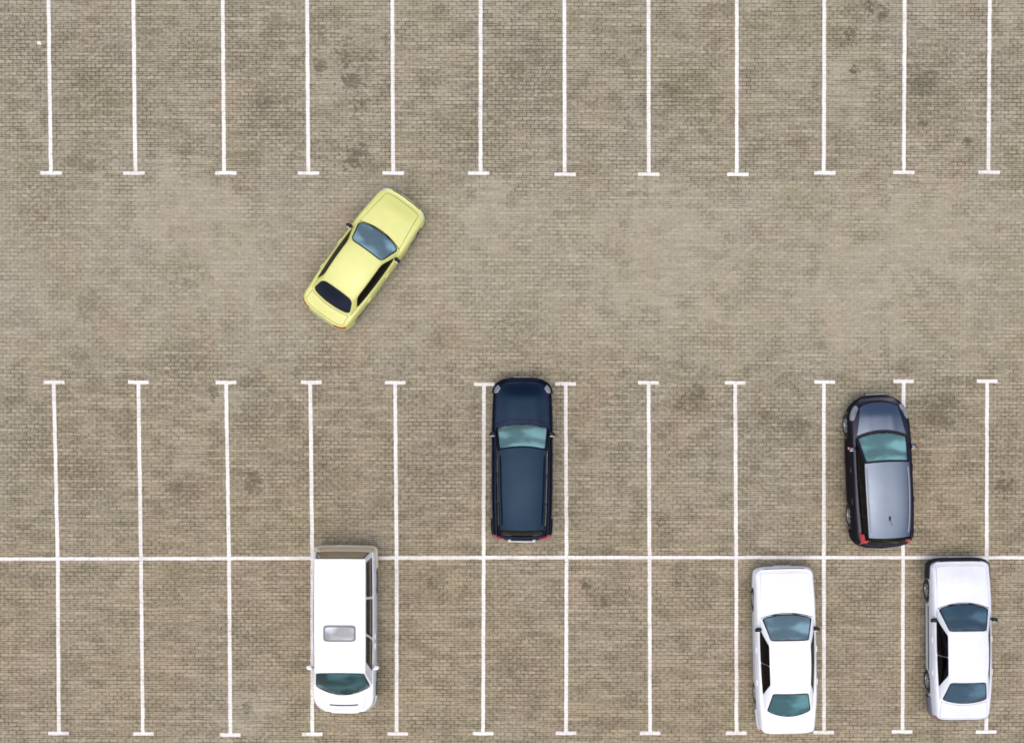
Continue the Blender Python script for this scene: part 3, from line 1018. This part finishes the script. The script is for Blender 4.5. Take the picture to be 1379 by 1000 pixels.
# scrap of litter beside the first line
bm = bmesh.new()
rows = [[Vector((lerp(-.055, .055, i / 4) + random.uniform(-.012, .012), lerp(-.05, .05, j / 4) + random.uniform(-.012, .012), .012 + random.uniform(0, .02))) for j in range(5)] for i in range(5)]
grid(bm, rows)
o = build('paper_scrap', bm, plain('crumpled_paper', (.72, .70, .66), .8, var=.1), smooth=False)
o.location = (-13.36, 9.40, 0)
tag(o, 'small crumpled white scrap on the paving beside the leftmost upper bay line', 'litter')

# ------------------------------------------------------------------ ground
def ground_material():
    k = NT('worn_block_paving')
    pos = k.n('ShaderNodeNewGeometry').outputs['Position']
    sep = k.n('ShaderNodeSeparateXYZ'); k.l(pos, sep.inputs[0])
    X, Y = sep.outputs[0], sep.outputs[1]
    # slow warp, so the courses wander a little
    wn = k.n('ShaderNodeTexNoise'); wn.inputs['Scale'].default_value = .35; wn.inputs['Detail'].default_value = 2
    k.l(pos, wn.inputs['Vector'])
    wv = k.n('ShaderNodeVectorMath', operation='SUBTRACT'); k.l(wn.outputs['Color'], wv.inputs[0]); wv.inputs[1].default_value = (.5, .5, .5)
    ws = k.n('ShaderNodeVectorMath', operation='SCALE'); k.l(wv.outputs[0], ws.inputs[0]); ws.inputs['Scale'].default_value = .05
    wp = k.n('ShaderNodeVectorMath', operation='ADD'); k.l(pos, wp.inputs[0]); k.l(ws.outputs[0], wp.inputs[1])
    br = k.n('ShaderNodeTexBrick', offset=.5)
    br.inputs['Scale'].default_value = 1; br.inputs['Brick Width'].default_value = .226; br.inputs['Row Height'].default_value = .113
    br.inputs['Mortar Size'].default_value = .0135; br.inputs['Mortar Smooth'].default_value = .5; br.inputs['Bias'].default_value = 0
    br.inputs['Color1'].default_value = (0, 0, 0, 1); br.inputs['Color2'].default_value = (1, 1, 1, 1); br.inputs['Mortar'].default_value = (.5, .5, .5, 1)
    k.l(wp.outputs[0], br.inputs['Vector'])
    rnd = k.n('ShaderNodeSeparateColor'); k.l(br.outputs['Color'], rnd.inputs[0]); rnd = rnd.outputs[0]
    mort = br.outputs['Fac']
    # bed joints only (long horizontal lines)
    sw = k.n('ShaderNodeSeparateXYZ'); k.l(wp.outputs[0], sw.inputs[0])
    fr = k.math('FRACT', k.math('ADD', k.math('DIVIDE', sw.outputs[1], .113), .5))
    bed = k.ramp(k.math('ABSOLUTE', k.math('SUBTRACT', fr, .5)), .34, .48)
    # tones
    n1 = k.noise(pos, .16, 3, .5)
    n2 = k.noise(pos, .55, 4, .6)
    n3 = k.noise(pos, 1.6, 5, .65)
    n4 = k.noise(pos, 6.5, 4, .7)
    n5 = k.noise(pos, 1.0, 3, .6, stretch=(.45, 5.5, 1))
    n7 = k.noise(pos, 3.2, 3, .6, stretch=(1, 1.6, 1))
    n8 = k.noise(pos, 1.0, 2, .6, stretch=(9, 17, 1))
    n6 = k.noise(pos, 1.0, 2, .5, stretch=(.7, 11, 1))
    nh = k.noise(k.n('ShaderNodeVectorMath', operation='ADD').outputs[0] if False else pos, .42, 3, .6, stretch=(1.3, 1.0, 1))
    south = k.ramp(Y, 3.5, -5.0)
    base = k.mix(south, (.378, .345, .275), (.375, .316, .228))
    base = k.mix(k.math('MULTIPLY', k.ramp(n1, .42, .62), .6), base, (.375, .345, .295))
    base = k.mix(k.math('MULTIPLY', k.ramp(n2, .48, .66), .50), base, (.325, .295, .185))
    pink = k.math('MULTIPLY', k.ramp(nh, .52, .68), .50)
    base = k.mix(pink, base, (.40, .305, .24))
    base = k.mix(k.math('MULTIPLY', rnd, .46), base, (.23, .20, .155))
    # dirt: more in the bays than in the swept aisle
    yw = k.math('ADD', Y, k.math('MULTIPLY', k.math('SUBTRACT', n2, .5), 3.0))
    aisle = k.math('MULTIPLY', k.ramp(yw, -.6, 1.2), k.ramp(yw, 6.2, 4.6))
    dirty = k.math('SUBTRACT', 1.0, k.math('MULTIPLY', aisle, .5))
    d1 = k.math('MULTIPLY', k.ramp(n3, .47, .68), dirty)
    base = k.mix(k.math('MULTIPLY', d1, .46), base, (.165, .138, .100))
    base = k.mix(k.math('MULTIPLY', k.math('MULTIPLY', k.ramp(n5, .50, .72), dirty), .38), base, (.17, .145, .105))
    base = k.mix(k.math('MULTIPLY', k.math('MULTIPLY', k.ramp(n4, .55, .75), dirty), .62), base, (.13, .108, .075))
    def patches(spots, w1, w2, fall):
        tot = None
        for (sx, sy, r_) in spots:
            vd = k.n('ShaderNodeVectorMath', operation='DISTANCE')
            k.l(pos, vd.inputs[0]); vd.inputs[1].default_value = (sx, sy, 0)
            f = k.ramp(k.math('ADD', vd.outputs['Value'], k.math('MULTIPLY', k.math('SUBTRACT', n3, .5), r_ * w1)), r_, r_ * fall)
            tot = f if tot is None else k.math('MAXIMUM', tot, f)
        return tot
    grime = patches(GRIMY, 3.2, 0, .3)
    swept = patches(SWEPT, 2.0, 0, .4)
    base = k.mix(k.math('MULTIPLY', swept, .30), base, (.40, .362, .295))
    base = k.mix(k.math('MULTIPLY', k.math('MULTIPLY', grime, k.ramp(n4, .44, .60)), .50), base, (.15, .125, .085))
    # stains with a shape of their own
    st = None
    for (sx, sy, r_, a_) in STAINS:
        vd = k.n('ShaderNodeVectorMath', operation='DISTANCE')
        k.l(pos, vd.inputs[0]); vd.inputs[1].default_value = (sx, sy, 0)
        dd = k.math('ADD', vd.outputs['Value'], k.math('MULTIPLY', k.math('SUBTRACT', n4, .5), r_ * 5.5))
        dd = k.math('ADD', dd, k.math('MULTIPLY', k.math('SUBTRACT', n3, .5), r_ * 5.0))
        f = k.math('MULTIPLY', k.ramp(dd, r_, r_ * .45), min(.9, a_ * 1.3))
        st = f if st is None else k.math('MAXIMUM', st, f)
    base = k.mix(st, base, (.092, .078, .055))
    # joints
    js = k.math('ADD', .34, k.math('MULTIPLY', k.math('ADD', k.math('MULTIPLY', k.ramp(n3, .38, .62), .6), k.math('MULTIPLY', k.ramp(n7, .38, .62), .4)), .72))
    js = k.math('MULTIPLY', js, k.math('ADD', .45, k.math('MULTIPLY', dirty, .62)))
    js = k.math('MULTIPLY', js, k.math('SUBTRACT', k.math('ADD', 1.0, k.math('MULTIPLY', grime, .35)), k.math('MULTIPLY', swept, .45)), clamp=True)
    base = k.mix(k.math('MULTIPLY', mort, js), base, (.070, .057, .038))
    bs = k.math('MULTIPLY', k.math('MULTIPLY', bed, k.ramp(n6, .42, .62)), k.math('MULTIPLY', dirty, 1.0), )
    spk = k.math('MULTIPLY', k.ramp(n8, .52, .70), k.math('MULTIPLY', dirty, .42))
    base = k.mix(spk, base, (.13, .11, .08))
    base = k.mix(k.math('MULTIPLY', k.ramp(n8, .46, .30), .45), base, (.50, .45, .36))
    base = k.mix(bs, base, (.085, .070, .050))
    # pale sand left in some joints
    ps = k.math('MULTIPLY', k.math('MULTIPLY', bed, k.ramp(n6, .44, .30)), .35)
    base = k.mix(ps, base, (.46, .42, .35))
    hs = k.n('ShaderNodeHueSaturation'); k.l(base, hs.inputs['Color'])
    wb = k.n('ShaderNodeMix', data_type='RGBA', blend_type='MULTIPLY'); wb.inputs[0].default_value = 1
    k.l(base, wb.inputs[6]); wb.inputs[7].default_value = (1, .977, .872, 1); k.l(wb.outputs[2], hs.inputs['Color'])
    hs.inputs['Value'].default_value = GROUND_V; hs.inputs['Saturation'].default_value = GROUND_S
    p = k.n('ShaderNodeBsdfPrincipled'); k.l(hs.outputs[0], p.inputs['Base Color'])
    p.inputs['Roughness'].default_value = .9; p.inputs['Specular IOR Level'].default_value = .25
    hgt = k.math('SUBTRACT', k.math('MULTIPLY', n4, .3), mort)
    bp = k.n('ShaderNodeBump'); bp.inputs['Strength'].default_value = .5; bp.inputs['Distance'].default_value = .008
    k.l(hgt, bp.inputs['Height']); k.l(bp.outputs[0], p.inputs['Normal'])
    k.l(p.outputs[0], k.out.inputs[0])
    return k.m
GROUND_V, GROUND_S = .93, 1.0
STAINS = [(-4.55, 9.0, .40, .55), (-4.4, 8.3, .3, .55), (-5.3, 8.8, .22, .5), (-4.1, 7.7, .25, .5), (-4.3, 6.2, .38, .55), (-3.3, 8.2, .2, .5), (-5.25, 9.7, .2, .45),
          (-6.6, 9.9, .3, .35), (-6.9, 7.7, .35, .4), (10.1, 8.72, .14, .7), (9.95, 9.65, .22, .6), (10.55, 10.5, .2, .6), (10.9, 10.3, .16, .55), (13.4, 6.7, .13, .6), (12.1, 7.2, .14, .5), (12.0, 8.4, .5, .45),
          (5.5, -.75, .3, .6), (5.2, -.95, .22, .45), (12.5, -1.3, .45, .45), (12.9, -.9, .3, .4), (14.6, -3.3, .3, .55), (-7.2, -3.2, .28, .5), (-9.4, -3.4, .24, .45), (-8.4, -.6, .2, .5), (-5.5, -2.0, .3, .4),
          (4.7, -4.35, .18, .65), (5.5, -4.2, .12, .5), (3.1, -5.2, .22, .4), (2.5, -6.2, .14, .6), (2.9, -6.7, .25, .5), (5.1, -6.1, .14, .5), (5.3, -8.0, .2, .3), (3.8, -9.5, .22, .4),
          (-7.4, -9.9, .16, .45), (1.0, -9.6, .3, .35), (-2.0, -6.2, .2, .5), (8.6, -1.6, .4, .4), (7.6, -1.2, .3, .35), (-11.9, 1.9, .4, .3), (-12.3, .4, .25, .3), (9.2, .8, .2, .3), (-1.9, 0.9, .3, .3), (.9, 9.3, .4, .3), (4.9, 8.0, .35, .4)]
GRIMY = [(-11.72, 8.30, 1.50), (-6.59, 7.47, 1.30), (0.48, 8.24, 1.60), (5.18, 8.15, 1.10), (-13.64, 9.36, 1.20), (-7.33, 8.85, 0.80), (-9.06, 0.18, 1.30), (-5.08, 0.41, 1.00), (-7.13, -1.32, 0.90), (-13.27, -2.21, 1.20), (12.25, 7.97, 1.10), (12.61, -0.92, 0.90), (8.05, -1.59, 0.90), (14.41, -2.21, 0.80), (-5.30, -2.82, 1.10), (5.57, -0.84, 0.70), (-2.50, -3.03, 1.40), (0.29, 1.18, 1.00), (-8.94, 9.06, 0.70), (-0.80, 6.85, 1.20), (-11.98, -3.07, 1.00), (13.95, 8.61, 0.90), (-9.18, -3.49, 0.80), (3.34, -6.47, 0.80), (5.50, -6.24, 0.80), (-7.46, -7.60, 1.00), (0.54, -8.65, 1.20), (10.47, -6.44, 0.80), (-13.24, 4.67, 1.40), (-9.16, 2.76, 0.90)]
SWEPT = [(-8.95, 4.47, 2.00), (-8.09, 2.97, 1.80), (-4.87, 8.54, 1.10), (-0.37, 4.50, 1.20), (4.79, 3.45, 2.60), (10.17, 2.19, 2.20), (12.08, 4.12, 2.20), (9.68, 8.17, 1.20), (-9.18, -2.62, 0.90), (-8.31, -0.89, 0.90), (-7.46, -9.99, 1.00)]
bm = bmesh.new()
N = 24
grid(bm, [[Vector((lerp(-300, 300, i / N), lerp(-300, 300, j / N), 0)) for j in range(N + 1)] for i in range(N + 1)])
g_ = build('ground', bm, ground_material(), smooth=False)
tag(g_, 'worn beige block paving of the parking lot', None, kind='structure')
if g_.data.polygons[0].normal.z < 0: g_.data.flip_normals()

# ------------------------------------------------------------------ light
SUN_EL, SUN_AZ = 80, 195      # azimuth clockwise from +Y
w = bpy.data.worlds.new('World'); scene.world = w; w.use_nodes = True
nt = w.node_tree
bg = nt.nodes['Background']
sky = nt.nodes.new('ShaderNodeTexSky'); sky.sky_type = 'NISHITA'; sky.sun_disc = False
sky.sun_elevation = R(SUN_EL); sky.sun_rotation = R(SUN_AZ); sky.air_density = 1.0; sky.dust_density = 3.0; sky.ozone_density = .6
nt.links.new(sky.outputs[0], bg.inputs[0]); bg.inputs[1].default_value = .15
sd = bpy.data.lights.new('Sun', 'SUN'); sd.energy = 1.2; sd.angle = R(75); sd.color = (1, .90, .77)
so = bpy.data.objects.new('Sun', sd); COL.objects.link(so)
az, el = R(SUN_AZ), R(SUN_EL)
dirv = Vector((math.sin(az) * math.cos(el), math.cos(az) * math.cos(el), math.sin(el)))
so.rotation_euler = dirv.to_track_quat('Z', 'Y').to_euler()
so.location = dirv * 60

# ------------------------------------------------------------------ camera
cd = bpy.data.cameras.new('Camera'); co = bpy.data.objects.new('Camera', cd); COL.objects.link(co)
PITCH, ROLL, HC = 1.3, .22, 36.0
co.matrix_world = Matrix.Translation((.28, HC * math.tan(R(PITCH)), HC)) @ Matrix.Rotation(R(ROLL), 4, 'Z') @ Matrix.Rotation(R(-PITCH), 4, 'X')
cd.sensor_width = 36; cd.lens = 43.701
cd.clip_end = 2000; cd.clip_start = .5
scene.camera = co
scene.view_settings.view_transform = 'Standard'
scene.view_settings.look = 'None'
scene.view_settings.exposure = 0.50
scene.cycles.filter_width = 1.7
scene.view_settings.gamma = 1
